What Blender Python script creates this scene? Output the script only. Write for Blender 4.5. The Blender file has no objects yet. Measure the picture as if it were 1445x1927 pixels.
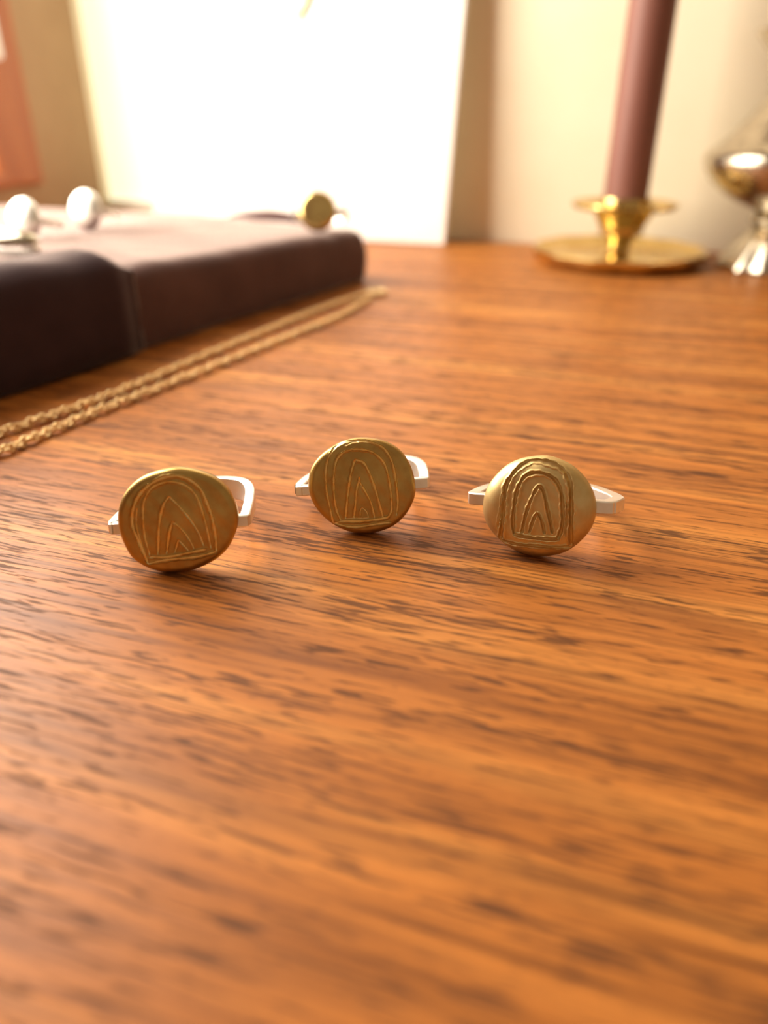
import bpy, bmesh, math, random
import numpy as np
from mathutils import Vector, Matrix

# ------------------------------------------------------------------ camera, world, lights, exposure
K = 0.001                                     # the script works in millimetres, the scene in metres
SC = bpy.context.scene
PITCH = math.radians(28.32)                   # camera looks this far below the horizon
CAM_H = 54.4
cam_d = bpy.data.cameras.new('camera'); cam = bpy.data.objects.new('camera', cam_d)
SC.collection.objects.link(cam); SC.camera = cam
cam.location = (0, 0, CAM_H * K); cam.rotation_euler = (math.radians(90) - PITCH, 0, 0)
cam_d.sensor_fit = 'VERTICAL'; cam_d.sensor_height = 24; cam_d.lens = 24 * 1400 / 1927
cam_d.clip_start = 0.002; cam_d.clip_end = 20
cam_d.dof.use_dof = True; cam_d.dof.focus_distance = 0.1045; cam_d.dof.aperture_fstop = 7.0

WALL_ROT = -math.radians(18.6)                # the desk and the walls stand turned against the lens
CA, SA = math.cos(WALL_ROT), math.sin(WALL_ROT)
def room(u, v, z=0.0):                        # room axes (u right along the back wall, v towards it) to world
    return Vector((u * CA - v * SA, u * SA + v * CA, z))

world = bpy.data.worlds.new('world'); SC.world = world; world.use_nodes = True
wb = world.node_tree.nodes['Background']; wb.inputs[0].default_value = (1.0, 0.74, 0.48, 1); wb.inputs[1].default_value = 0.34

LEFT_U, BACK_V = -288.0, 370.0
WIN = (60.0, 297.0, 30.0, 420.0)              # window opening in the left wall: v0, v1, z0, z1
ld = bpy.data.lights.new('window_daylight', 'AREA'); lo = bpy.data.objects.new('window_daylight', ld)
SC.collection.objects.link(lo)
ld.shape = 'RECTANGLE'; ld.size = (WIN[1] - WIN[0] - 8) * K; ld.size_y = (WIN[3] - WIN[2] - 8) * K
ld.energy = 3.45; ld.color = (1.0, 0.93, 0.80)
lo.location = room(LEFT_U - 3, (WIN[0] + WIN[1]) / 2, (WIN[2] + WIN[3]) / 2) * K
lo.rotation_euler = (math.radians(90), 0, math.radians(-90) + WALL_ROT)
SC.view_settings.view_transform = 'Standard'; SC.view_settings.look = 'None'
SC.view_settings.exposure = 0.08; SC.view_settings.gamma = 1.0; SC.view_settings.use_curve_mapping = False

# ------------------------------------------------------------------ helpers
def tag(o, label=None, cat=None, group=None, kind=None):
    if label: o['label'] = label
    if cat: o['category'] = cat
    if group: o['group'] = group
    if kind: o['kind'] = kind
    return o
def link(name, data, parent=None):
    o = bpy.data.objects.new(name, data); SC.collection.objects.link(o)
    if parent: o.parent = parent
    return o
def empty(name, loc=(0, 0, 0), rz=0.0):
    o = link(name, None); o.empty_display_size = 0.005
    o.location = Vector(loc) * K; o.rotation_euler = (0, 0, rz)
    return o
def mesh_obj(name, verts, faces, mat, parent=None, smooth=True):
    me = bpy.data.meshes.new(name)
    me.from_pydata([tuple(float(c) * K for c in v) for v in verts], [], faces)
    bm = bmesh.new(); bm.from_mesh(me); bmesh.ops.recalc_face_normals(bm, faces=bm.faces); bm.to_mesh(me); bm.free()
    if smooth:
        me.polygons.foreach_set('use_smooth', [True] * len(me.polygons))
    me.materials.append(mat)
    return link(name, me, parent)
def sharp(o, deg=40):
    o.data.set_sharp_from_angle(angle=math.radians(deg)); return o
def bevel(o, w, seg=2):
    m = o.modifiers.new('bevel', 'BEVEL'); m.width = w * K; m.segments = seg; m.limit_method = 'ANGLE'; return o
def box(name, x0, x1, y0, y1, z0, z1, mat, parent=None, bev=0.0):
    v = [(x, y, z) for x in (x0, x1) for y in (y0, y1) for z in (z0, z1)]
    f = [(0, 1, 3, 2), (4, 6, 7, 5), (0, 4, 5, 1), (2, 3, 7, 6), (0, 2, 6, 4), (1, 5, 7, 3)]
    o = mesh_obj(name, v, f, mat, parent, smooth=False)
    if bev: bevel(o, bev)
    return o
def lathe(name, prof, mat, parent=None, n=72, deg=45, lobes=None):
    v, f = [], []
    for j, (r, z) in enumerate(prof):
        for i in range(n):
            a = 2 * math.pi * i / n
            rr = r * (1 + lobes[1] * math.cos(lobes[0] * a)) if lobes and lobes[2] <= j <= lobes[3] else r
            v.append((rr * math.cos(a), rr * math.sin(a), z))
    for j in range(len(prof) - 1):
        for i in range(n):
            f.append((j * n + i, j * n + (i + 1) % n, (j + 1) * n + (i + 1) % n, (j + 1) * n + i))
    f.append(tuple(range(n))[::-1]); f.append(tuple((len(prof) - 1) * n + i for i in range(n)))
    return sharp(mesh_obj(name, v, f, mat, parent), deg)
def spline(pts, sub=6, closed=False):
    P = [np.array(p, float) for p in pts]; n = len(P); out = []
    rng = range(n) if closed else range(n - 1)
    for i in rng:
        p1, p2 = P[i], P[(i + 1) % n]
        p0 = P[(i - 1) % n] if closed or i > 0 else 2 * p1 - p2
        p3 = P[(i + 2) % n] if closed or i + 2 < n else 2 * p2 - p1
        for k in range(sub):
            t = k / sub
            out.append(0.5 * ((2 * p1) + (p2 - p0) * t + (2 * p0 - 5 * p1 + 4 * p2 - p3) * t * t + (3 * p1 - p0 - 3 * p2 + p3) * t ** 3))
    if not closed: out.append(P[-1])
    return np.array(out)

# ------------------------------------------------------------------ materials
def new_mat(name, col, rough=0.5, metal=0.0, **kw):
    m = bpy.data.materials.new(name); m.use_nodes = True
    b = m.node_tree.nodes['Principled BSDF']
    b.inputs['Base Color'].default_value = (*col, 1); b.inputs['Roughness'].default_value = rough; b.inputs['Metallic'].default_value = metal
    for k, v in kw.items(): b.inputs[k.replace('_', ' ')].default_value = v
    return m
class NT:
    def __init__(s, m):
        s.t = m.node_tree; s.b = s.t.nodes['Principled BSDF']; s.co = s.t.nodes.new('ShaderNodeTexCoord').outputs['Object']
    def map(s, scale, loc=(0, 0, 0), src=None, rot=(0, 0, 0)):
        n = s.t.nodes.new('ShaderNodeMapping'); n.inputs['Scale'].default_value = scale; n.inputs['Location'].default_value = loc; n.inputs['Rotation'].default_value = rot
        s.t.links.new(src or s.co, n.inputs['Vector']); return n.outputs[0]
    def noise(s, vec, scale=1.0, detail=3.0, rough=0.5, dist=0.0):
        n = s.t.nodes.new('ShaderNodeTexNoise'); n.inputs['Scale'].default_value = scale; n.inputs['Detail'].default_value = detail
        n.inputs['Roughness'].default_value = rough; n.inputs['Distortion'].default_value = dist
        s.t.links.new(vec, n.inputs['Vector']); return n.outputs['Fac']
    def ramp(s, fac, stops):
        n = s.t.nodes.new('ShaderNodeValToRGB'); e = n.color_ramp.elements
        while len(e) < len(stops): e.new(0.5)
        for q, (p, c) in zip(e, stops):
            q.position = p; q.color = (*c, 1) if isinstance(c, tuple) else (c, c, c, 1)
        s.t.links.new(fac, n.inputs['Fac']); return n.outputs['Color']
    def math(s, op, a, b=0.0):
        n = s.t.nodes.new('ShaderNodeMath'); n.operation = op
        for k, x in enumerate((a, b)):
            if isinstance(x, (int, float)): n.inputs[k].default_value = x
            else: s.t.links.new(x, n.inputs[k])
        return n.outputs[0]
    def mix(s, fac, a, b, mode='MIX'):
        n = s.t.nodes.new('ShaderNodeMix'); n.data_type = 'RGBA'; n.blend_type = mode
        for sock, x in ((n.inputs['Factor'], fac), (n.inputs['A'], a), (n.inputs['B'], b)):
            if isinstance(x, (int, float)): sock.default_value = x
            elif isinstance(x, tuple): sock.default_value = (*x, 1)
            else: s.t.links.new(x, sock)
        return n.outputs['Result']
    def out(s, sock, name): s.t.links.new(sock, s.b.inputs[name])
    def bump(s, h, strength, dist):
        n = s.t.nodes.new('ShaderNodeBump'); n.inputs['Strength'].default_value = strength; n.inputs['Distance'].default_value = dist
        s.t.links.new(h, n.inputs['Height']); s.t.links.new(n.outputs[0], s.b.inputs['Normal'])

def wood_material():
    m = new_mat('teak_veneer', (.5, .2, .06), .36, Specular_IOR_Level=.26)
    N = NT(m); mm = 1000.0
    warp = N.noise(N.map((mm * .012, mm * .05, 1)), 1, 2)
    sep = N.t.nodes.new('ShaderNodeSeparateXYZ'); N.t.links.new(N.co, sep.inputs[0])
    y = N.math('ADD', sep.outputs[1], N.math('MULTIPLY', warp, .004))
    cmb = N.t.nodes.new('ShaderNodeCombineXYZ'); N.t.links.new(sep.outputs[0], cmb.inputs[0]); N.t.links.new(y, cmb.inputs[1])
    c = cmb.outputs[0]
    broad = N.noise(N.map((mm * .008, mm * .09, 1), src=c), 1, 3, .55)
    base = N.ramp(broad, [(.30, (.41, .132, .023)), (.50, (.57, .195, .037)), (.70, (.73, .295, .064))])
    streak = N.noise(N.map((mm * .022, mm * .62, 1), (3, 7, 0), src=c), 1, 5, .62)
    st = N.ramp(streak, [(.34, 1.0), (.47, 0.30), (.58, 0.0)])
    col = N.mix(N.math('MULTIPLY', st, .72), base, (.17, .052, .014))
    wide = N.noise(N.map((mm * .016, mm * .27, 1), (4, 3, 0), src=c), 1, 4, .6, .3)
    col = N.mix(N.math('MULTIPLY', N.ramp(wide, [(.36, 1.0), (.50, 0.0)]), .52), col, (.21, .062, .014))
    line = N.noise(N.map((mm * .012, mm * 1.15, 1), (8, 4, 0), src=c), 1, 3, .55)
    ln = N.ramp(N.math('ABSOLUTE', N.math('SUBTRACT', line, .5)), [(.0, 1.0), (.028, .35), (.06, 0.0)])
    lm = N.ramp(N.noise(N.map((mm * .02, mm * .2, 1), (2, 6, 0), src=c), 1, 2, .5), [(.46, 0.0), (.58, 1.0)])
    col = N.mix(N.math('MULTIPLY', N.math('MULTIPLY', ln, lm), .70), col, (.13, .042, .012))
    # open pores: short dark dashes that gather in bands
    pore = N.noise(N.map((mm * .16, mm * 1.9, 1), (11, 2, 0), src=c), 1, 2, .5, .2)
    band = N.noise(N.map((mm * .018, mm * .30, 1), (5, 1, 0), src=c), 1, 2, .5)
    pr = N.ramp(N.math('ADD', pore, N.math('MULTIPLY', N.math('SUBTRACT', band, .5), .55)), [(.545, 0.0), (.63, 1.0)])
    fleck = N.noise(N.map((mm * .45, mm * 3.2, 1), (1, 9, 0), src=c), 1, 1, .5)
    fl = N.ramp(fleck, [(.665, 0.0), (.76, .8)])
    pores = N.math('MAXIMUM', pr, fl)
    col = N.mix(N.math('MULTIPLY', pores, .80), col, (.085, .030, .011))
    N.out(col, 'Base Color')
    N.out(N.ramp(pores, [(0, .44), (1, .64)]), 'Roughness')
    h = N.math('SUBTRACT', N.math('MULTIPLY', streak, .25), pores)
    N.bump(h, .25, .00006)
    return m
M_WOOD = wood_material()

def metal_material(name, c1, c2, rough, grain=900.0, bump=.00003, strength=.25, fresh_glint=None):
    m = new_mat(name, c1, rough, 1.0); N = NT(m)
    n1 = N.noise(N.map((1, 1, 1)), 260.0, 4, .6)
    col = N.ramp(n1, [(.35, c2), (.65, c1)])
    if fresh_glint:                                                        # newly cut metal in the scratches, their highlight painted into its colour
        a = N.t.nodes.new('ShaderNodeAttribute'); a.attribute_name = 'cut'
        col = N.mix(a.outputs['Fac'], col, fresh_glint)
    N.out(col, 'Base Color')
    n2 = N.noise(N.map((grain, grain * .6, grain * 1.4)), 3.0, 3, .6)
    N.out(N.ramp(n1, [(.3, rough + .09), (.7, rough - .04)]), 'Roughness')
    N.bump(n2, strength, bump)
    return m
M_BRASS = metal_material('brushed_brass', (.56, .37, .12), (.45, .285, .09), .36, fresh_glint=(1.0, .80, .42))
M_BRASS_PALE = metal_material('satin_pale_brass', (.74, .56, .27), (.64, .46, .20), .46, fresh_glint=(.74, .57, .28))
M_SILVER = metal_material('brushed_silver', (.96, .93, .87), (.88, .84, .77), .40)
M_SILVER_P = metal_material('polished_silver', (.58, .52, .42), (.44, .38, .29), .22, strength=.1)
M_GOLD = metal_material('gold_chain_metal', (.95, .74, .42), (.86, .62, .32), .5)
M_HOLDER = metal_material('polished_brass', (.76, .57, .24), (.60, .42, .16), .20, strength=.1)

def wall_material(name='cream_wall_paint', a=(.87, .77, .57), c=(.91, .81, .62)):
    m = new_mat(name, a, .8); N = NT(m)
    n = N.noise(N.map((1, 1, 1)), 30.0, 4, .6)
    N.out(N.ramp(n, [(.3, a), (.7, c)]), 'Base Color')
    N.bump(N.noise(N.map((1, 1, 1)), 400.0, 3), .12, .0004); return m
M_WALL = wall_material()
M_WALL_SHADED = wall_material('shaded_wall_paint', (.38, .235, .125), (.44, .285, .155))  # shade on the left wall, put into a darker brown wall colour
M_BOARD = new_mat('white_board', (.93, .91, .87), .6)
M_FROST = new_mat('daylit_frosted_glass', (.8, .8, .7), .6, Emission_Color=(1.0, .98, .70, 1), Emission_Strength=.82)
M_FLOOR = new_mat('floor_boards', (.30, .16, .07), .5)
N = NT(M_FLOOR); N.out(N.ramp(N.noise(N.map((1, 12, 1)), 3.0, 4), [(.3, (.22, .11, .05)), (.7, (.36, .20, .09))]), 'Base Color')
M_CASING = new_mat('orange_wood_casing', (.40, .11, .022), .5)
N = NT(M_CASING); N.out(N.ramp(N.noise(N.map((60, 60, 6)), 3.0, 4), [(.3, (.33, .085, .016)), (.7, (.43, .13, .028))]), 'Base Color')
M_SKYPANE = new_mat('sunlit_frosted_glass', (.8, .8, .75), .5, Emission_Color=(1.0, .93, .80, 1), Emission_Strength=2.2)
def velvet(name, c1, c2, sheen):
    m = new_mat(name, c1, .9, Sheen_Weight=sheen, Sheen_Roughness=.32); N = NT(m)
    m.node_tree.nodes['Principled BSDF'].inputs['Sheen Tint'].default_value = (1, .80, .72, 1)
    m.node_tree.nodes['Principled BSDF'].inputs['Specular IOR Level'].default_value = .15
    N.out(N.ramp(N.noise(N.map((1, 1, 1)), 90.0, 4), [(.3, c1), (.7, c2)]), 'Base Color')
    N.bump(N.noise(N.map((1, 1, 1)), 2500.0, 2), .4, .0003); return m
M_VELVET = velvet('dark_purple_velvet', (.090, .048, .046), (.120, .064, .060), 1.0)
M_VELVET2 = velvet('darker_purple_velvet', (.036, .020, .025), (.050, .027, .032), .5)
def wax():
    m = new_mat('mauve_wax', (.22, .085, .06), .55); N = NT(m)
    N.out(N.ramp(N.noise(N.map((1, 1, .3)), 60.0, 3), [(.3, (.20, .074, .052)), (.7, (.255, .098, .070))]), 'Base Color'); return m
M_WAX = wax()
M_WICK = new_mat('cotton_wick', (.55, .48, .38), .9)

# ------------------------------------------------------------------ the setting
ROOM = (0, 0, WALL_ROT)
def struct(o):
    o.rotation_euler = ROOM; return tag(o, kind='structure')
W2 = (-287.5, -112.0, 7.0, 380.0)             # window in the back wall behind the board: u0, u1, z0, z1
def back_wall():
    v, f = [], []
    for x0, x1, za, zb in ((LEFT_U, W2[0], -735, 1500), (W2[1], 1400, -735, 1500), (W2[0], W2[1], -735, W2[2]), (W2[0], W2[1], W2[3], 1500)):
        i = len(v); v.extend((x, y, z) for x in (x0, x1) for y in (BACK_V, BACK_V + 60) for z in (za, zb))
        f.extend(tuple(i + k for k in q) for q in [(0, 1, 3, 2), (4, 6, 7, 5), (0, 4, 5, 1), (2, 3, 7, 6), (0, 2, 6, 4), (1, 5, 7, 3)])
    return v, f
struct(mesh_obj('wall_back', *back_wall(), M_WALL, smooth=False))
w2 = empty('window_2'); struct(w2)
box('frosted_pane', W2[0], W2[1], BACK_V + 6, BACK_V + 9, W2[2], W2[3], M_FROST, w2)
box('frame', W2[0], W2[1], BACK_V + 2, BACK_V + 10, W2[2], W2[2] + 4, M_BOARD, w2, .5)
box('frame', W2[0], W2[1], BACK_V + 2, BACK_V + 10, W2[3] - 6, W2[3], M_BOARD, w2, .5)
box('frame', W2[1] - 6, W2[1], BACK_V + 2, BACK_V + 10, W2[2], W2[3], M_BOARD, w2, .5)
v0, v1, z0, z1 = WIN
def holed_wall():
    v, f = [], []
    def b(y0, y1, za, zb):
        i = len(v)
        v.extend((x, y, z) for x in (LEFT_U - 60, LEFT_U) for y in (y0, y1) for z in (za, zb))
        f.extend(tuple(i + k for k in q) for q in [(0, 1, 3, 2), (4, 6, 7, 5), (0, 4, 5, 1), (2, 3, 7, 6), (0, 2, 6, 4), (1, 5, 7, 3)])
    b(v1, BACK_V + 100, -735, 1500); b(-1200, v0, -735, 1500); b(v0, v1, -735, z0); b(v0, v1, z1, 1500)
    return v, f
wv, wf = holed_wall()
struct(mesh_obj('wall_left', wv, wf, M_WALL_SHADED, smooth=False))
struct(box('floor', LEFT_U - 60, 1400, -1200, BACK_V + 100, -745, -735, M_FLOOR))
w1 = empty('window_1'); struct(w1)
cw = 28.0
wf_ = lambda n, *a, **k: box(n, *a, M_CASING, w1, 1.5)
wf_('casing', LEFT_U, LEFT_U + 3, v1, v1 + cw, z0 - 7, z1 + cw)
wf_('casing', LEFT_U, LEFT_U + 7, v0 - cw, v0, z0 - 7, z1 + cw)
wf_('casing', LEFT_U, LEFT_U + 7, v0, v1, z1, z1 + cw)
wf_('sill', LEFT_U, LEFT_U + 7, v0 - 12, v1, z0 - 7, z0)
wf_('glazing_bar', LEFT_U - 8, LEFT_U - 2, (v0 + v1) / 2 - 4, (v0 + v1) / 2 + 4, z0, z1)
wf_('glazing_bar', LEFT_U - 8, LEFT_U - 2, v0, v1, 230, 238)
box('pane', LEFT_U - 22, LEFT_U - 19, v0, v1, z0, z1, M_SKYPANE, w1)
latch = box('latch', LEFT_U + 3, LEFT_U + 9, v1 + 4, v1 + 12, 74, 92, M_BOARD, w1, 2.0)
tag(latch, 'cream window latch')

# ------------------------------------------------------------------ the desk
desk = empty('desk'); desk.rotation_euler = ROOM
tag(desk, 'orange-brown teak desk with dark open grain, filling the foreground', 'desk')
box('desktop', LEFT_U + 1, 620, -420, BACK_V - .5, -24, 0, M_WOOD, desk, 1.0)
for (a, b) in ((LEFT_U + 30, -390), (LEFT_U + 30, BACK_V - 60), (570, -390), (570, BACK_V - 60)):
    box('leg', a, a + 40, b, b + 40, -735, -24, M_WOOD, desk, 2.0)

# ------------------------------------------------------------------ signet rings
def seg_dist(P, Q):
    """distance from each point of P (n,2) to polyline Q (m,2), and where along it"""
    best = np.full(len(P), 1e9); along = np.zeros(len(P)); L = 0.0
    for a, b in zip(Q[:-1], Q[1:]):
        ab = b - a; l2 = float(ab @ ab)
        if l2 < 1e-12: continue
        t = np.clip(((P - a) @ ab) / l2, 0, 1)
        d = np.hypot(*(P - (a + t[:, None] * ab)).T)
        k = d < best; best[k] = d[k]; along[k] = L + t[k] * math.sqrt(l2); L += math.sqrt(l2)
    return best, along, L
def signet_face(outline, grooves, mat, parent, thick=1.7, dome=.35, edge=.9, nr=110, na=420, seed=0, name='engraved_face'):
    """engraved disc: front towards -y, back at y = 0.35, grooves cut into the front as real relief"""
    cs = spline(outline, 10, True); c = cs.mean(0)
    ang = np.unwrap(np.arctan2(*(cs - c).T[::-1])); rad = np.hypot(*(cs - c).T)
    o = np.argsort(ang % (2 * math.pi)); th = np.linspace(0, 2 * math.pi, na, endpoint=False)
    rr = np.interp(th, (ang % (2 * math.pi))[o], rad[o], period=2 * math.pi)
    rho = np.linspace(0, 1, nr) ** .85
    X = c[0] + np.outer(rho, rr * np.cos(th)); Z = c[1] + np.outer(rho, rr * np.sin(th))
    D = np.outer(1 - rho, rr)                                        # distance to the rim
    q = np.clip(D / edge, 0, 1); y = -(thick) + (1 - np.sqrt(1 - (1 - q) ** 2)) * edge * .75
    y = y - dome * (1 - rho[:, None] ** 2)
    P = np.stack([X.ravel(), Z.ravel()], 1); Y = y.ravel().copy()
    rs = np.random.RandomState(seed); cut = np.zeros(len(P)); lip = np.zeros(len(P))
    for pts, w, dep in grooves:
        Q = spline(pts, 8) if len(pts) > 2 else np.array(pts, float)
        d, s, L = seg_dist(P, Q)
        ph = rs.rand(3) * 6.28
        wv_ = w * 1.22 * (.88 + .14 * np.sin(s * 1.7 + ph[0]) + .10 * np.sin(s * 5.3 + ph[1]))
        taper = np.clip(np.minimum(s, L - s) / .45 + .35, .35, 1)
        wl_ = wv_ * (.6 + .4 * taper) * .5
        u = d / wl_
        prof = np.where(u < 1, (1 - u ** 2) ** .7 if w > .33 else np.clip(1 - u, 0, 1) ** .8, 0)
        cut = np.maximum(cut, 1.15 * dep * taper * prof)
        lip = np.maximum(lip, .34 * dep * taper * np.exp(-((u - 1.4) / .36) ** 2))
    wob = .02 * np.sin(P[:, 0] * 1.3 + seed) * np.sin(P[:, 1] * 1.7) + .012 * np.sin(P[:, 0] * 3.1 + P[:, 1] * 2.3 + seed)
    Y = Y + cut - lip * (cut < .02) + wob
    Y = Y.reshape(nr, na)
    v = [(X[0, 0], Y[0].mean(), Z[0, 0])]
    for j in range(1, nr): v += list(zip(X[j], Y[j], Z[j]))
    f = [(0, 1 + i, 1 + (i + 1) % na) for i in range(na)]
    for j in range(nr - 2):
        a = 1 + j * na; b = a + na
        f += [(a + i, b + i, b + (i + 1) % na, a + (i + 1) % na) for i in range(na)]
    last = 1 + (nr - 2) * na
    for sc, yb in ((1.0, -.1), (.985, .2), (.95, .35)):
        base = len(v)
        v += [(c[0] + (x - c[0]) * sc, yb, c[1] + (z - c[1]) * sc) for x, z in zip(X[-1], Z[-1])]
        f += [(last + i, base + i, base + (i + 1) % na, last + (i + 1) % na) for i in range(na)]; last = base
    f.append(tuple(last + i for i in range(na)))
    o = mesh_obj(name, v, f, mat, parent)
    at = o.data.attributes.new('cut', 'FLOAT', 'POINT')
    deep = np.clip(cut / .10, 0, 1).reshape(nr, na)[1:].ravel()
    val = np.zeros(len(o.data.vertices)); val[1:1 + len(deep)] = deep
    at.data.foreach_set('value', val)
    return sharp(o, 70)
def band(path, mat, parent, t=1.35, name='band'):
    """flat wire bent into an open shank; path = (x, y, half height, z) along its middle line"""
    P = np.array(path, float); n = len(P)
    ch = .14; v, f = [], []
    for i in range(n):
        d1 = P[i, :2] - P[i - 1, :2] if i else P[1, :2] - P[0, :2]
        d2 = P[i + 1, :2] - P[i, :2] if i < n - 1 else d1
        d1 = d1 / np.hypot(*d1); d2 = d2 / np.hypot(*d2)
        m = d1 + d2; m = m / np.hypot(*m); nrm = np.array([-m[1], m[0]]); k = 1 / max(.55, float(m @ d1))
        h = P[i, 2]; zc = P[i, 3]; a = t / 2 * k; c2 = ch * k
        for s, z in ((-a + c2, -h), (a - c2, -h), (a, -h + ch), (a, h - ch), (a - c2, h), (-a + c2, h), (-a, h - ch), (-a, -h + ch)):
            v.append((P[i, 0] + nrm[0] * s, P[i, 1] + nrm[1] * s, zc + z))
    for i in range(n - 1):
        f += [(i * 8 + k, i * 8 + (k + 1) % 8, (i + 1) * 8 + (k + 1) % 8, (i + 1) * 8 + k) for k in range(8)]
    f.append(tuple(range(8))); f.append(tuple((n - 1) * 8 + k for k in range(8)))
    return sharp(mesh_obj(name, v, f, mat, parent), 35)
def bent(pts, inner=4.5, y0=.95):
    """pts: corner left, ... , corner right as (x, y, half height, z): tab, side, back, side, tab"""
    body = spline(pts, 7)
    a, b = pts[0], pts[-1]
    lead = [(a[0] + inner, y0, a[2], a[3])]
    tail = [(b[0] - inner, y0, b[2], b[3])]
    def corner(p, s):                                              # a small round at the corner
        return [(p[0] + s * .55, y0, p[2], p[3]), (p[0] + s * .16, y0 + .12, p[2], p[3]), (p[0], y0 + .5, p[2], p[3])]
    return lead + corner(a, 1) + [tuple(q) for q in body[1:-1]] + corner(b, -1)[::-1] + tail
def pose(name, X, Y, Z, yaw, tilt, roll):
    e = empty(name)
    m = Matrix.Rotation(math.radians(yaw), 4, 'Z') @ Matrix.Rotation(math.radians(tilt), 4, 'X') @ Matrix.Rotation(math.radians(roll), 4, 'Y')
    e.matrix_world = Matrix.Translation((X * K, Y * K, Z * K)) @ m
    return e
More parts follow.
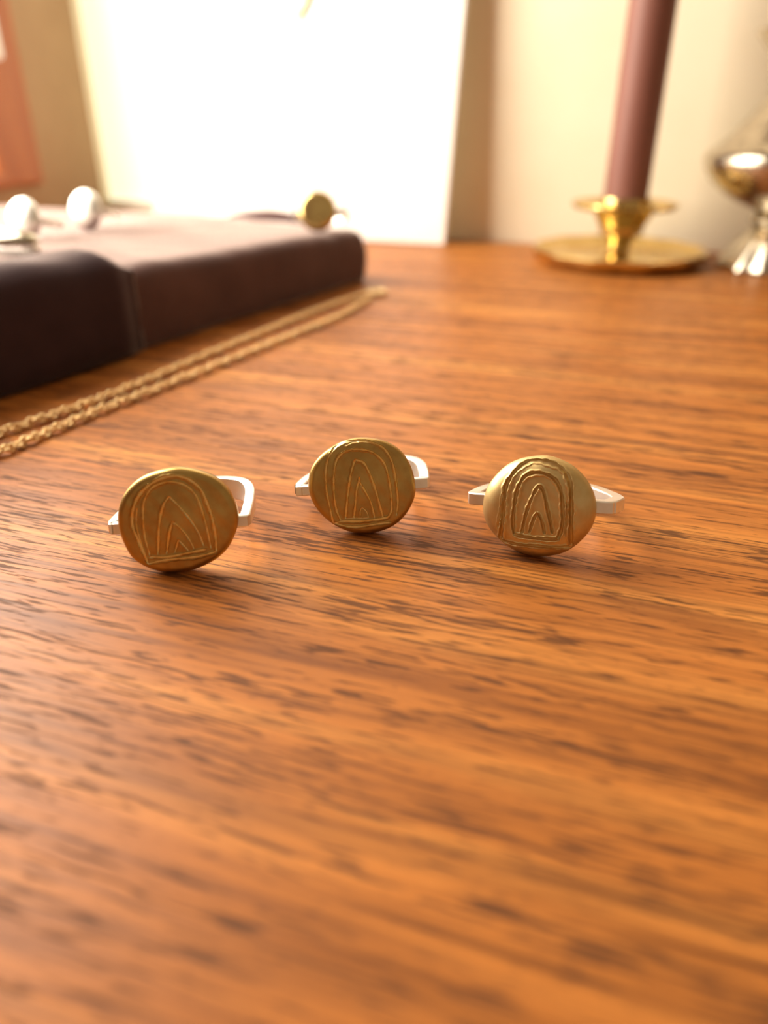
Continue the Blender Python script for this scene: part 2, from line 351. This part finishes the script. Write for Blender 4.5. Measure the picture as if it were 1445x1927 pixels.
ENGRAVED = {
'L': dict(outline= [(0.14, 7.39), (-2.29, 6.92), (-4.29, 6.11), (-5.89, 4.77), (-6.89, 3.22), (-7.44, 1.54), (-7.51, -0.35), (-7.18, -2.19), (-6.43, -4.09), (-5.28, -5.31), (-3.9, -6.1), (-1.99, -6.67), (0.32, -6.71), (2.7, -6.13), (4.8, -5.08), (6.43, -3.56), (7.52, -1.5), (7.96, 0.56), (7.66, 2.64), (6.85, 4.38), (5.54, 5.79), (3.72, 6.72), (1.87, 7.25)] ,
 grooves=[
  ( [(-4.19, -5.09), (-4.89, -2.33), (-5.5, -0.22), (-5.43, 1.49), (-4.8, 3.32), (-3.48, 4.93), (-1.61, 6.08), (0.33, 6.48), (2.17, 5.98), (3.61, 4.58), (4.23, 2.86), (4.68, 0.96), (4.92, -1.47), (4.85, -3.92)] , 0.34 , 0.24 ),
  ( [(-3.8, -3.97), (-4.12, -1.33), (-4.05, 1.08), (-3.7, 3.27), (-2.7, 4.89), (-1.35, 5.57), (0.09, 5.75), (1.76, 5.17), (2.9, 3.94), (3.5, 2.05), (3.9, -0.37), (4.21, -3.36)] , 0.26 , 0.18 ),
  ( [(-4.67, 2.47), (-5.01, 0.45), (-4.8, -1.64), (-4.31, -4.11)] , 0.22 , 0.15 ),
  ( [(-3.84, -4.23), (-1.57, -4.3), (1.08, -3.92), (3.57, -3.53)] , 0.3 , 0.22 ),
  ( [(-4.12, -5.15), (-1.62, -4.71), (2.16, -4.52), (4.84, -3.96)] , 0.3 , 0.22 ),
  ( [(-0.45, 3.86), (-1.31, 2.64), (-2.07, 0.29), (-2.73, -3.85)] , 0.3 , 0.2 ),
  ( [(-0.45, 3.86), (0.81, 2.36), (1.92, 0.76), (2.84, -1.18), (3.31, -2.96)] , 0.24 , 0.15 ),
  ( [(-0.36, 0.54), (-0.96, -1.15), (-1.58, -3.74)] , 0.3 , 0.2 ),
  ( [(-0.36, 0.54), (0.79, -0.73), (1.6, -2.16), (2.04, -3.41)] , 0.22 , 0.14 ),
  ( [(0.16, -1.99), (-0.52, -3.71)] , 0.24 , 0.17 ),
  ( [(0.16, -1.99), (1.29, -3.55)] , 0.2 , 0.12 ),
]),
'M': dict(outline= [(0.66, 7.09), (-1.22, 6.93), (-3.15, 6.26), (-4.97, 5.17), (-6.34, 3.81), (-7.11, 2.24), (-7.36, 0.3), (-6.97, -1.7), (-5.85, -3.6), (-4.21, -5.2), (-2.19, -6.34), (0.04, -6.84), (2.31, -6.69), (4.29, -6.05), (5.97, -4.81), (7.26, -3.05), (7.94, -1.11), (7.86, 1.02), (7.32, 2.99), (6.31, 4.65), (4.96, 5.85), (3.14, 6.67)] ,
 grooves=[
  ( [(-4.14, -4.91), (-4.44, -2.65), (-4.72, -0.17), (-4.68, 2.26), (-4.29, 4.16), (-3.46, 5.7), (-2.15, 6.56), (-0.58, 6.79), (1.28, 6.7), (2.65, 6.24), (3.84, 5.42), (4.69, 3.94), (5.07, 2.31), (5.26, 0.04), (5.32, -2.25), (5.02, -4.22)] , 0.26 , 0.2 ),
  ( [(-2.99, -4.57), (-3.51, -3.04), (-3.68, -1.05), (-3.63, 1.22), (-3.35, 3.14), (-2.77, 4.54), (-1.61, 5.43), (-0.04, 5.62), (1.65, 5.31), (2.85, 4.52), (3.72, 3.36), (4.17, 1.72), (4.37, -0.23), (4.42, -2.2), (4.34, -3.51), (3.73, -4.47), (2.76, -4.66)] , 0.26 , 0.2 ),
  ( [(-3.98, -4.92), (-2.68, -4.67), (-0.45, -4.8), (2.12, -4.71), (3.73, -4.47)] , 0.3 , 0.22 ),
  ( [(-3.82, -4.98), (-2.1, -5.49), (-0.51, -5.63), (1.91, -5.4), (4.16, -5.25)] , 0.24 , 0.16 ),
  ( [(-1.71, 6.25), (-0.59, 6.63), (0.34, 6.65)] , 0.24 , 0.16 ),
  ( [(-2.33, -4.27), (-2.04, -2.47), (-1.63, -0.2), (-1.05, 2.36), (-0.38, 4.16)] , 0.28 , 0.22 ),
  ( [(-0.38, 4.16), (0.76, 3.69), (1.46, 2.37), (1.98, 0.72), (2.48, -1.42), (3.09, -4.52)] , 0.28 , 0.2 ),
  ( [(-1.13, -4.26), (-0.75, -2.22), (-0.45, -0.27), (-0.05, 1.01), (0.08, 1.65)] , 0.26 , 0.18 ),
  ( [(0.03, 1.0), (0.8, -0.51), (1.48, -2.18), (1.89, -4.44)] , 0.24 , 0.16 ),
  ( [(-0.25, -4.31), (-0.1, -3.24), (0.17, -2.76)] , 0.22 , 0.15 ),
  ( [(0.17, -2.76), (0.76, -3.46), (1.02, -4.31)] , 0.2 , 0.12 ),
  ( [(-2.33, -4.27), (-1.13, -4.28), (-0.26, -4.33), (1.02, -4.34)] , 0.18 , 0.1 ),
]),
'R': dict(outline= [(-0.1, 7.0), (-2.45, 6.55), (-4.48, 5.59), (-6.01, 4.11), (-7.12, 2.47), (-7.7, 0.66), (-7.69, -1.31), (-7.07, -3.06), (-5.95, -4.41), (-4.85, -5.39), (-3.23, -6.32), (-1.28, -6.86), (0.8, -6.92), (2.82, -6.45), (4.46, -5.59), (6.04, -4.05), (7.1, -2.41), (7.56, -0.5), (7.47, 1.19), (6.9, 2.83), (5.95, 4.28), (4.42, 5.7), (2.74, 6.54), (1.24, 6.97)] ,
 grooves=[
  ( [(-4.85, -4.69), (-4.52, -2.17), (-4.34, 0.48), (-4.23, 2.58), (-3.59, 4.18), (-2.44, 5.61), (-0.95, 6.4), (0.72, 6.41), (2.39, 5.94), (3.57, 5.09), (4.28, 3.79), (4.53, 1.95), (4.65, -0.58), (4.69, -4.88)] , 0.5 , 0.42 ),
  ( [(-2.84, -3.72), (-3.01, -1.88), (-2.87, 0.59), (-2.51, 2.69), (-1.71, 4.28), (-0.55, 4.89), (0.78, 4.9), (2.13, 4.33), (3.0, 3.2), (3.41, 1.54), (3.59, -0.67), (3.5, -2.39), (3.07, -3.9)] , 0.42 , 0.36 ),
  ( [(-2.84, -3.72), (-1.25, -3.93), (1.14, -3.98), (3.07, -3.9)] , 0.42 , 0.32 ),
  ( [(-4.79, -4.87), (-2.76, -5.13), (-0.51, -5.1), (2.2, -5.11), (4.61, -4.97)] , 0.4 , 0.3 ),
  ( [(-5.2, -3.12), (-4.83, -0.61), (-4.59, 1.86)] , 0.3 , 0.16 ),
  ( [(3.99, 1.41), (4.08, -0.63), (3.96, -3.39)] , 0.22 , 0.14 ),
  ( [(-1.78, -3.45), (-1.35, -1.05), (-0.59, 1.44), (0.19, 3.03), (0.88, 2.56), (1.56, 0.21), (2.06, -1.82), (2.29, -3.1)] , 0.36 , 0.32 ),
  ( [(-0.75, -3.27), (-0.3, -1.66), (0.24, -0.49), (0.88, -1.57), (1.28, -3.19)] , 0.34 , 0.3 ),
]),
}
def settle(root, z=0.0):                                           # let it down until it touches what carries it
    bpy.context.view_layer.update()
    low = min((root.matrix_world @ c.matrix_local @ v.co).z for c in root.children for v in c.data.vertices)
    root.location.z += z * K - low

rl = pose('signet_ring', -27.2, 86.2, 6.88, 4, -13.0, -1.0)
tag(rl, 'brass-faced signet ring with thin fan-like arch scratches, leftmost of the three in front', 'ring', 'signet rings standing in front')
e_ = ENGRAVED['L']; signet_face(e_['outline'], e_['grooves'], M_BRASS, rl, seed=3)
band(bent([(-9.0, 1.0, .78, -.75), (-9.0, 4, .85, -.7), (-8.5, 8, 1.0, -.5), (-6.8, 12.5, 1.2, -.3), (-3.5, 16.6, 1.6, -.1), (0, 18.4, 1.7, 0), (3.9, 17.6, 1.7, .2), (6.9, 15.0, 1.6, .35), (8.3, 11, 1.4, .2), (8.6, 6.5, 1.1, -.2), (8.6, 1.0, .8, -.6)]), M_SILVER, rl)

rm = pose('signet_ring', -3.47, 96.7, 6.58, .1, -15.5, -3.4)
tag(rm, 'brass-faced signet ring with neat nested arches, middle one standing farthest back', 'ring', 'signet rings standing in front')
e_ = ENGRAVED['M']; signet_face(e_['outline'], e_['grooves'], M_BRASS, rm, seed=7)
band(bent([(-9.0, 1.0, .75, -.3), (-8.8, 4, .8, -.3), (-8.0, 8, .9, -.2), (-6.2, 12.5, 1.0, -.1), (-3.4, 16.2, 1.4, 0), (0, 18.2, 1.6, 0), (4.2, 17.2, 1.6, .1), (7.6, 14, 1.5, .25), (9.2, 9.6, 1.3, .2), (9.5, 5, 1.0, 0), (9.4, 1.0, .78, -.25)], inner=4.5), M_SILVER, rm, t=1.5)

rr_ = pose('signet_ring', 21.35, 90.3, 6.47, -23, -15.5, -6.6)
tag(rr_, 'domed pale brass signet ring with deeply carved arch, rightmost of the three in front', 'ring', 'signet rings standing in front')
e_ = ENGRAVED['R']; signet_face(e_['outline'], e_['grooves'], M_BRASS_PALE, rr_, thick=2.3, dome=.5, edge=2.4, seed=11)
band(bent([(-9.6, 1.0, .85, .3), (-9.5, 4.5, .9, .25), (-9.0, 9, .95, .1), (-7.2, 13.5, 1.0, -.1), (-4, 16.2, 1.1, -.1), (0, 17, 1.1, 0), (4.6, 15.6, 1.1, -.3), (8.0, 12, 1.0, -.5), (9.5, 8, .95, -.3), (9.7, 4.5, .9, .1), (9.1, 1.0, .88, .3)]), M_SILVER, rr_, t=1.8)
for r_ in (rl, rm, rr_): settle(r_)

# ------------------------------------------------------------------ the purple tray with its folded cloth
CORN = [(-4.5, 281), (-176, 338), (-226, 150), (-107, 116)]         # right front corner, far, left, near
def tray_outline(n=360, rc=7.0):
    """rounded quadrilateral in plan, as points with outward normals"""
    P = [np.array(c, float) for c in CORN]; out = []
    per = sum(np.hypot(*(P[i] - P[i - 1])) for i in range(4))
    for i in range(4):
        a, b, c = P[i - 1], P[i], P[(i + 1) % 4]
        d1 = (b - a) / np.hypot(*(b - a)); d2 = (c - b) / np.hypot(*(c - b))
        p, q = b - d1 * rc, b + d2 * rc
        for k in range(12):
            t = k / 12; out.append((1 - t) ** 2 * p + 2 * t * (1 - t) * b + t * t * q)
        e = c - d2 * rc; m = max(2, int(n * np.hypot(*(e - q)) / per))
        for k in range(m): out.append(q + (e - q) * k / m)
    return np.array(out)
def noise_mm(x, y, s, k=0.0):
    from mathutils import noise
    return noise.noise(Vector((x / s, y / s, k)))
TO = tray_outline(); TC = TO.mean(0)
def tray_top(x, y):
    t = min(1, max(0, (y - 150) / 150))
    return 20.5 - 3.3 * t * max(0, min(1, (x + 70) / 60)) + .9 * noise_mm(x, y, 30) + .35 * noise_mm(x, y, 9, 3)
def build_tray():
    root = empty('jewellery_tray', (0, 0, 0))
    n = len(TO); v, f = [], []
    nrm = np.roll(TO, -1, 0) - np.roll(TO, 1, 0); nrm = np.stack([nrm[:, 1], -nrm[:, 0]], 1); nrm /= np.hypot(*nrm.T)[:, None]
    if ((TO - TC) * nrm).sum() < 0: nrm = -nrm
    prof = [(-3.0, 0, 0.0), (-.6, 0, .4), (.2, 0, 2.5), (.6, 0, 7), (.5, 0, 11), (0, -5.5, 0), (-.6, -3.2, 0), (-1.8, -1.4, 0), (-3.6, -.4, 0), (-6.5, 0, 0)]
    for off, dz, z in prof:
        for p, m in zip(TO, nrm):
            q = p + m * (off + (.5 * noise_mm(p[0], p[1], 16, z * .1) if z else 0))
            zz = z if (dz == 0 and off > -6 or z == 0 and off == -3.0) else tray_top(*q) + dz
            v.append((q[0], q[1], zz))
    base = TO - nrm * 6.5
    for s in np.linspace(.94, .06, 26):
        for p in base:
            q = TC + (p - TC) * s; v.append((q[0], q[1], tray_top(*q)))
    R_ = len(v) // n
    for j in range(R_ - 1):
        f += [(j * n + i, j * n + (i + 1) % n, (j + 1) * n + (i + 1) % n, (j + 1) * n + i) for i in range(n)]
    f.append(tuple(range(n))); v.append((TC[0], TC[1], tray_top(*TC))); c = len(v) - 1
    f += [((R_ - 1) * n + i, (R_ - 1) * n + (i + 1) % n, c) for i in range(n)]
    mesh_obj('cushion', v, f, M_VELVET, root)
    return root
tray = build_tray()
tag(tray, 'dark purple velvet jewellery tray lying on the desk at left', 'tray')
def build_fold():
    """the cloth's thick fold: laid over the near side of the tray, ends a third of the way along"""
    a = np.array(CORN[3], float); b = np.array(CORN[0], float); d = (b - a) / np.hypot(*(b - a)); nn = np.array([d[1], -d[0]])
    L = 86.0; v, f = [], []; ns = 60
    prof = [(.3, .6), (1.6, 0.25), (3.2, .9), (3.9, 6), (3.8, 12), (3.2, 18), (2.0, 21.8), (-.4, 24.2), (-4, 25.4), (-9, 25.6), (-14, 24.6), (-18.5, 22.8), (-20.5, 20.8), (-19.5, 19.2), (-10, 18.6), (-3, 17.0), (-.9, 12), (-.3, 5)]
    m = len(prof)
    for j in range(ns + 1):
        s = -6 + (L + 6) * j / ns
        endk = min(1, max(0, (L - s) / 9.0)); endk = endk * endk * (3 - 2 * endk); lift = 1.5 * max(0, (50 - s) / 50)
        for k, (o, z) in enumerate(prof):
            front = 0 <= k <= 12
            oo = o * (1 if o < 0 else .02 + .98 * endk) + .7 * noise_mm(s, o * 2, 14, 2)
            zz = z
            if z > 17: zz = z + (lift + .9 * noise_mm(s, o, 13, 5)) * (1 if front else 0)
            if front and z > 20: zz = 20 + (zz - 20) * (.05 + .95 * endk)
            if o < -12: oo = o + 2.5 * noise_mm(s, 0, 18, 8) + (1 - endk) * 5
            p = a + d * s + nn * oo; v.append((p[0], p[1], max(.25, zz)))
    for j in range(ns):
        f += [(j * m + k, j * m + (k + 1) % m, (j + 1) * m + (k + 1) % m, (j + 1) * m + k) for k in range(m)]
    f.append(tuple(range(m))); f.append(tuple(ns * m + k for k in range(m)))
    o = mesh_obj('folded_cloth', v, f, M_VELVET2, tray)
    return tag(o, 'darker folded edge of cloth over the near side')
build_fold()
def tuck(px, py, length, ang, h):
    """a raised pleat in the cloth"""
    v, f = [], []
    for j in range(13):
        s = (j / 12 - .5) * length; k = math.sin(math.pi * min(1, max(.02, j / 12)))
        for i in range(7):
            t = i / 6 * math.pi; x = px + math.cos(ang) * s - math.sin(ang) * 4 * math.cos(t); y = py + math.sin(ang) * s + math.cos(ang) * 4 * math.cos(t)
            v.append((x, y, tray_top(x, y) - .4 + h * k ** .6 * math.sin(t)))
    for j in range(12):
        f += [(j * 7 + i, j * 7 + i + 1, (j + 1) * 7 + i + 1, (j + 1) * 7 + i) for i in range(6)]
    f.append(tuple(range(7))); f.append(tuple(84 + i for i in range(7)))
    return mesh_obj('pleat', v, f, M_VELVET, tray)
tuck(-41, 296, 34, -.30, 3.4)

# ------------------------------------------------------------------ small rings on the tray
def circle_outline(a, b, n=20): return [(a * math.cos(2 * math.pi * i / n), b * math.sin(2 * math.pi * i / n)) for i in range(n)]
def plain_ring(name, X, Y, yaw, tilt, a, b, hw, D, mface, mband, label, dome=.8, group=None, hh=1.0):
    r = pose(name, X, Y, 30, yaw, tilt, 0); tag(r, label, 'ring', group)
    signet_face(circle_outline(a, b), [], mface, r, thick=1.6, dome=dome, edge=1.6, nr=16, na=64, name='ring_face')
    band(bent([(-hw, 1, hh, 0), (-hw, D * .45, hh, 0), (-hw * .7, D * .85, hh, 0), (0, D, hh, 0), (hw * .7, D * .85, hh, 0), (hw, D * .45, hh, 0), (hw, 1, hh, 0)], inner=hw * .5), mband, r)
    settle(r, tray_top(X, Y) - .15)
    return r
plain_ring('signet_ring', -22.5, 270, -4, -17, 6.4, 6.6, 9.0, 19, M_HOLDER, M_SILVER, 'small brass-faced ring standing alone near the right end of the purple tray')
plain_ring('dome_ring', -107, 237, -26, -12, 6.2, 6.2, 6.0, 11, M_SILVER, M_SILVER, 'silver ring with bright round face on the tray, left of the pair by the wall', dome=2.0, group='bright silver rings on the tray')
plain_ring('dome_ring', -95.2, 256, -26, -12, 6.2, 6.2, 6.0, 11, M_SILVER, M_SILVER, 'silver ring with bright round face on the tray, right of the pair by the wall', dome=2.0, group='bright silver rings on the tray')
fl = pose('oval_ring', -100, 208, 30, -20, -88, 0)
tag(fl, 'silver ring lying flat on the tray behind the folded cloth at the left edge', 'ring')
signet_face(circle_outline(9.5, 5.5), [], M_SILVER_P, fl, thick=1.6, dome=1.6, edge=1.6, nr=16, na=64, name='ring_face')
band(bent([(-9, 1, 1, 0), (-9, 1.6, 1, 0), (-8, 2.4, 1, 0), (0, 2.8, 1, 0), (8, 2.4, 1, 0), (9, 1.6, 1, 0), (9, 1, 1, 0)], inner=4), M_SILVER, fl)
settle(fl, 20.5)

# ------------------------------------------------------------------ rope chain laid double on the desk
A_ = [(-76, 124.5), (-72.6, 130.5), (-68.2, 137.0), (-65.3, 141.3), (-60.7, 148.4), (-53.2, 162.5), (-47.8, 174.4), (-36.0, 198.3), (-19, 231.7), (-5.1, 253.2)]
B_ = [(-72.5, 114.5), (-68.6, 121.2), (-64.3, 129.7), (-61.2, 135.9), (-57.6, 143.1), (-49.4, 156.8), (-36.4, 179.8), (-25.0, 200.3), (-13, 222), (-4.4, 246)]
chain = empty('rope_chain')
tag(chain, 'fine gold rope-link chain laid double on the desk in front of the tray', 'necklace')
def link_mesh():
    v, f = [], []; n, m = 12, 5
    for i in range(n):
        a = 2 * math.pi * i / n
        for j in range(m):
            b = 2 * math.pi * j / m; r = 1 + .36 * math.cos(b)
            v.append((1.02 * r * math.cos(a), .62 * r * math.sin(a), .24 * math.sin(b)))
    for i in range(n):
        for j in range(m):
            f.append((i * m + j, ((i + 1) % n) * m + j, ((i + 1) % n) * m + (j + 1) % m, i * m + (j + 1) % m))
    return v, f
first = mesh_obj('chain_link', *link_mesh(), M_GOLD, chain); LM = first.data; cnt = 0
for pts in (A_, B_):
    c = spline(pts, 12); seg = np.hypot(*np.diff(c, axis=0).T); s = np.concatenate([[0], np.cumsum(seg)])
    for k, q in enumerate(np.arange(.5, s[-1], 1.06)):
        x, y = np.interp(q, s, c[:, 0]), np.interp(q, s, c[:, 1])
        x2, y2 = np.interp(q + .3, s, c[:, 0]), np.interp(q + .3, s, c[:, 1]); h = math.atan2(y2 - y, x2 - x)
        o = first if cnt == 0 else link('chain_link', LM, chain); cnt += 1
        o.matrix_local = Matrix.Translation((x * K, y * K, .98 * K)) @ Matrix.Rotation(h, 4, 'Z') @ Matrix.Rotation(k * 1.15, 4, 'X') @ Matrix.Rotation(math.radians(38), 4, 'Z')
def torus_at(name, R_, r, cx, cy, cz, mat, parent):
    v, f = [], []
    for i in range(24):
        a = 2 * math.pi * i / 24
        for j in range(8):
            b = 2 * math.pi * j / 8; v.append((cx + (R_ + r * math.cos(b)) * math.cos(a), cy + (R_ + r * math.cos(b)) * math.sin(a), cz + r * math.sin(b)))
    for i in range(24):
        for j in range(8): f.append((i * 8 + j, ((i + 1) % 24) * 8 + j, ((i + 1) % 24) * 8 + (j + 1) % 8, i * 8 + (j + 1) % 8))
    return mesh_obj(name, v, f, mat, parent)
torus_at('clasp', 2.6, .75, -2.2, 255.2, .78, M_GOLD, chain)
bar = box('clasp_bar', -6.2, -4.0, 250.5, 253.5, .1, 1.8, M_GOLD, chain, .4)

# ------------------------------------------------------------------ candlestick and candle
CX, CY = 95.5, 318.0
cs = empty('candlestick', (CX, CY, 0))
tag(cs, 'low brass chamberstick with wide dished base holding the dark candle', 'candlestick')
lathe('base', [(0.1, 0.0), (24, 0.0), (31, .5), (33.6, 2.6), (34.2, 5.0), (33.4, 5.6), (32.4, 4.6), (30, 2.8), (24, 1.9), (12, 2.1), (7, 3.0), (4.6, 5.0), (.1, 5.0)], M_HOLDER, cs, lobes=(12, .022, 3, 7))
lathe('stem', [(.1, 4.6), (4.8, 4.6), (4.4, 6.6), (5.0, 8.4), (6.8, 10.5), (8.9, 14), (10.8, 17.2), (11.8, 19.2), (12.2, 20.2), (9.2, 20.4), (8.7, 19.0), (8.6, 11.2), (.1, 11.2)], M_HOLDER, cs)
lathe('drip_pan', [(9.25, 19.7), (14, 19.5), (19.6, 20.6), (20.6, 21.9), (20.1, 22.6), (18.8, 21.8), (14, 20.7), (9.25, 20.9)], M_HOLDER, cs)
lathe('cup_rim', [(8.75, 20.2), (9.9, 20.2), (10.3, 23.2), (10.0, 24.4), (9.0, 24.4), (8.75, 23.5)], M_HOLDER, cs)
cd = empty('taper_candle', (CX, CY, 11.3))
tag(cd, 'tall dark mauve taper candle standing in the brass candlestick', 'candle')
lathe('wax_body', [(.1, 0), (8.2, 0), (8.45, 1.0), (8.5, 14), (8.5, 60), (8.2, 130), (7.2, 190), (5.0, 214), (1.8, 224), (.1, 225)], M_WAX, cd)
lathe('wick', [(.1, 223), (.8, 223), (.7, 232), (.1, 232.5)], M_WICK, cd, n=12)

# ------------------------------------------------------------------ silver vase
vs = empty('silver_vase', (150.6, 302.5, 0))
tag(vs, 'polished silver bulb vase on flared foot at the right edge', 'vase')
lathe('foot', [(.1, 0), (18.4, 0), (18.9, .8), (18.6, 2.0), (17.6, 3.6), (15.6, 6.5), (13.6, 9.5), (11.2, 12.6), (9.0, 14.6), (8.2, 15.4), (.1, 15.4)], M_SILVER_P, vs, lobes=(12, .03, 1, 6))
lathe('knop', [(.1, 15.4), (8.0, 15.4), (10.0, 16.4), (10.6, 17.7), (10.0, 19.0), (8.2, 20.0), (.1, 20.0)], M_SILVER_P, vs)
lathe('bowl', [(.1, 20.0), (8.4, 20.0), (10.6, 21.6), (16, 23.6), (22, 26.6), (27, 30.6), (30.2, 35.2), (31.0, 39.0), (29.6, 41.6), (27.4, 42.8), (24.6, 45.2), (20.6, 49.6), (16.6, 54.0), (13.2, 58.5), (11.8, 62), (.1, 62)], M_SILVER_P, vs)
lathe('neck', [(.1, 62), (11.8, 62), (11.8, 65), (13.2, 69), (15.8, 73), (18.6, 76), (20.6, 78.0), (21.0, 79.2), (20.0, 79.6), (17.6, 77.4), (14.4, 73.6), (11.0, 69), (10.6, 63), (.1, 63)], M_SILVER_P, vs)

# ------------------------------------------------------------------ white board against the wall, with a pendant on it
def board_pt(u, t, out=0.0):                                       # t: height along the board
    a = math.atan2(20.6, 210)
    return room(u, 347.7 + t * math.sin(a) - out * math.cos(a), t * math.cos(a) + out * math.sin(a))
bd = empty('display_board')
def quad_board():
    q = [(-243, 0), (-88.1, 0), (-85.0, 95), (-81.3, 208), (-216, 208), (-229.4, 99)]
    v = [board_pt(u, t, o) for o in (0, -4.0) for u, t in q]; n = len(q)
    zmin = min(p.z for p in v); v = [p - Vector((0, 0, zmin)) for p in v]
    f = [tuple(range(n)), tuple(range(n, 2 * n))[::-1]] + [(i, (i + 1) % n, n + (i + 1) % n, n + i) for i in range(n)]
    return v, f
bv, bf = quad_board()
bo = mesh_obj('panel', bv, bf, M_BOARD, bd, smooth=False); bevel(bo, .5)
tag(bd, 'large blank white display board leaning on the wall behind the tray', 'board')
pn = empty('pendant_necklace')
tag(pn, 'pale gold pendant on a fine chain hanging on the white board', 'necklace')
def cord(p, q, r, name, mat, parent):
    p, q = Vector(p), Vector(q); d = (q - p).normalized(); a = d.orthogonal().normalized(); b = d.cross(a); v = []
    for c in (p, q): v += [c + a * r * math.cos(k * math.pi / 4) + b * r * math.sin(k * math.pi / 4) for k in range(8)]
    f = [(k, (k + 1) % 8, 8 + (k + 1) % 8, 8 + k) for k in range(8)] + [tuple(range(8)), tuple(range(8, 16))]
    return mesh_obj(name, v, f, mat, parent)
cord(board_pt(-184, 206, 1.3), board_pt(-160.4, 101, 1.6), .35, 'chain_side', M_GOLD, pn)
cord(board_pt(-134, 206, 1.3), board_pt(-158.0, 101, 1.6), .35, 'chain_side', M_GOLD, pn)
def drop():
    v = [board_pt(-159.2 + x, 95 + z, o) for o in (.9, 2.4) for x, z in ((-6, 6.5), (6, 6.5), (4.5, 1), (0, -5.5), (-4.5, 1))]
    return v, [(0, 1, 2, 3, 4), (9, 8, 7, 6, 5)] + [(i, (i + 1) % 5, 5 + (i + 1) % 5, 5 + i) for i in range(5)]
bevel(mesh_obj('pendant', *drop(), M_GOLD, pn, smooth=False), .4)
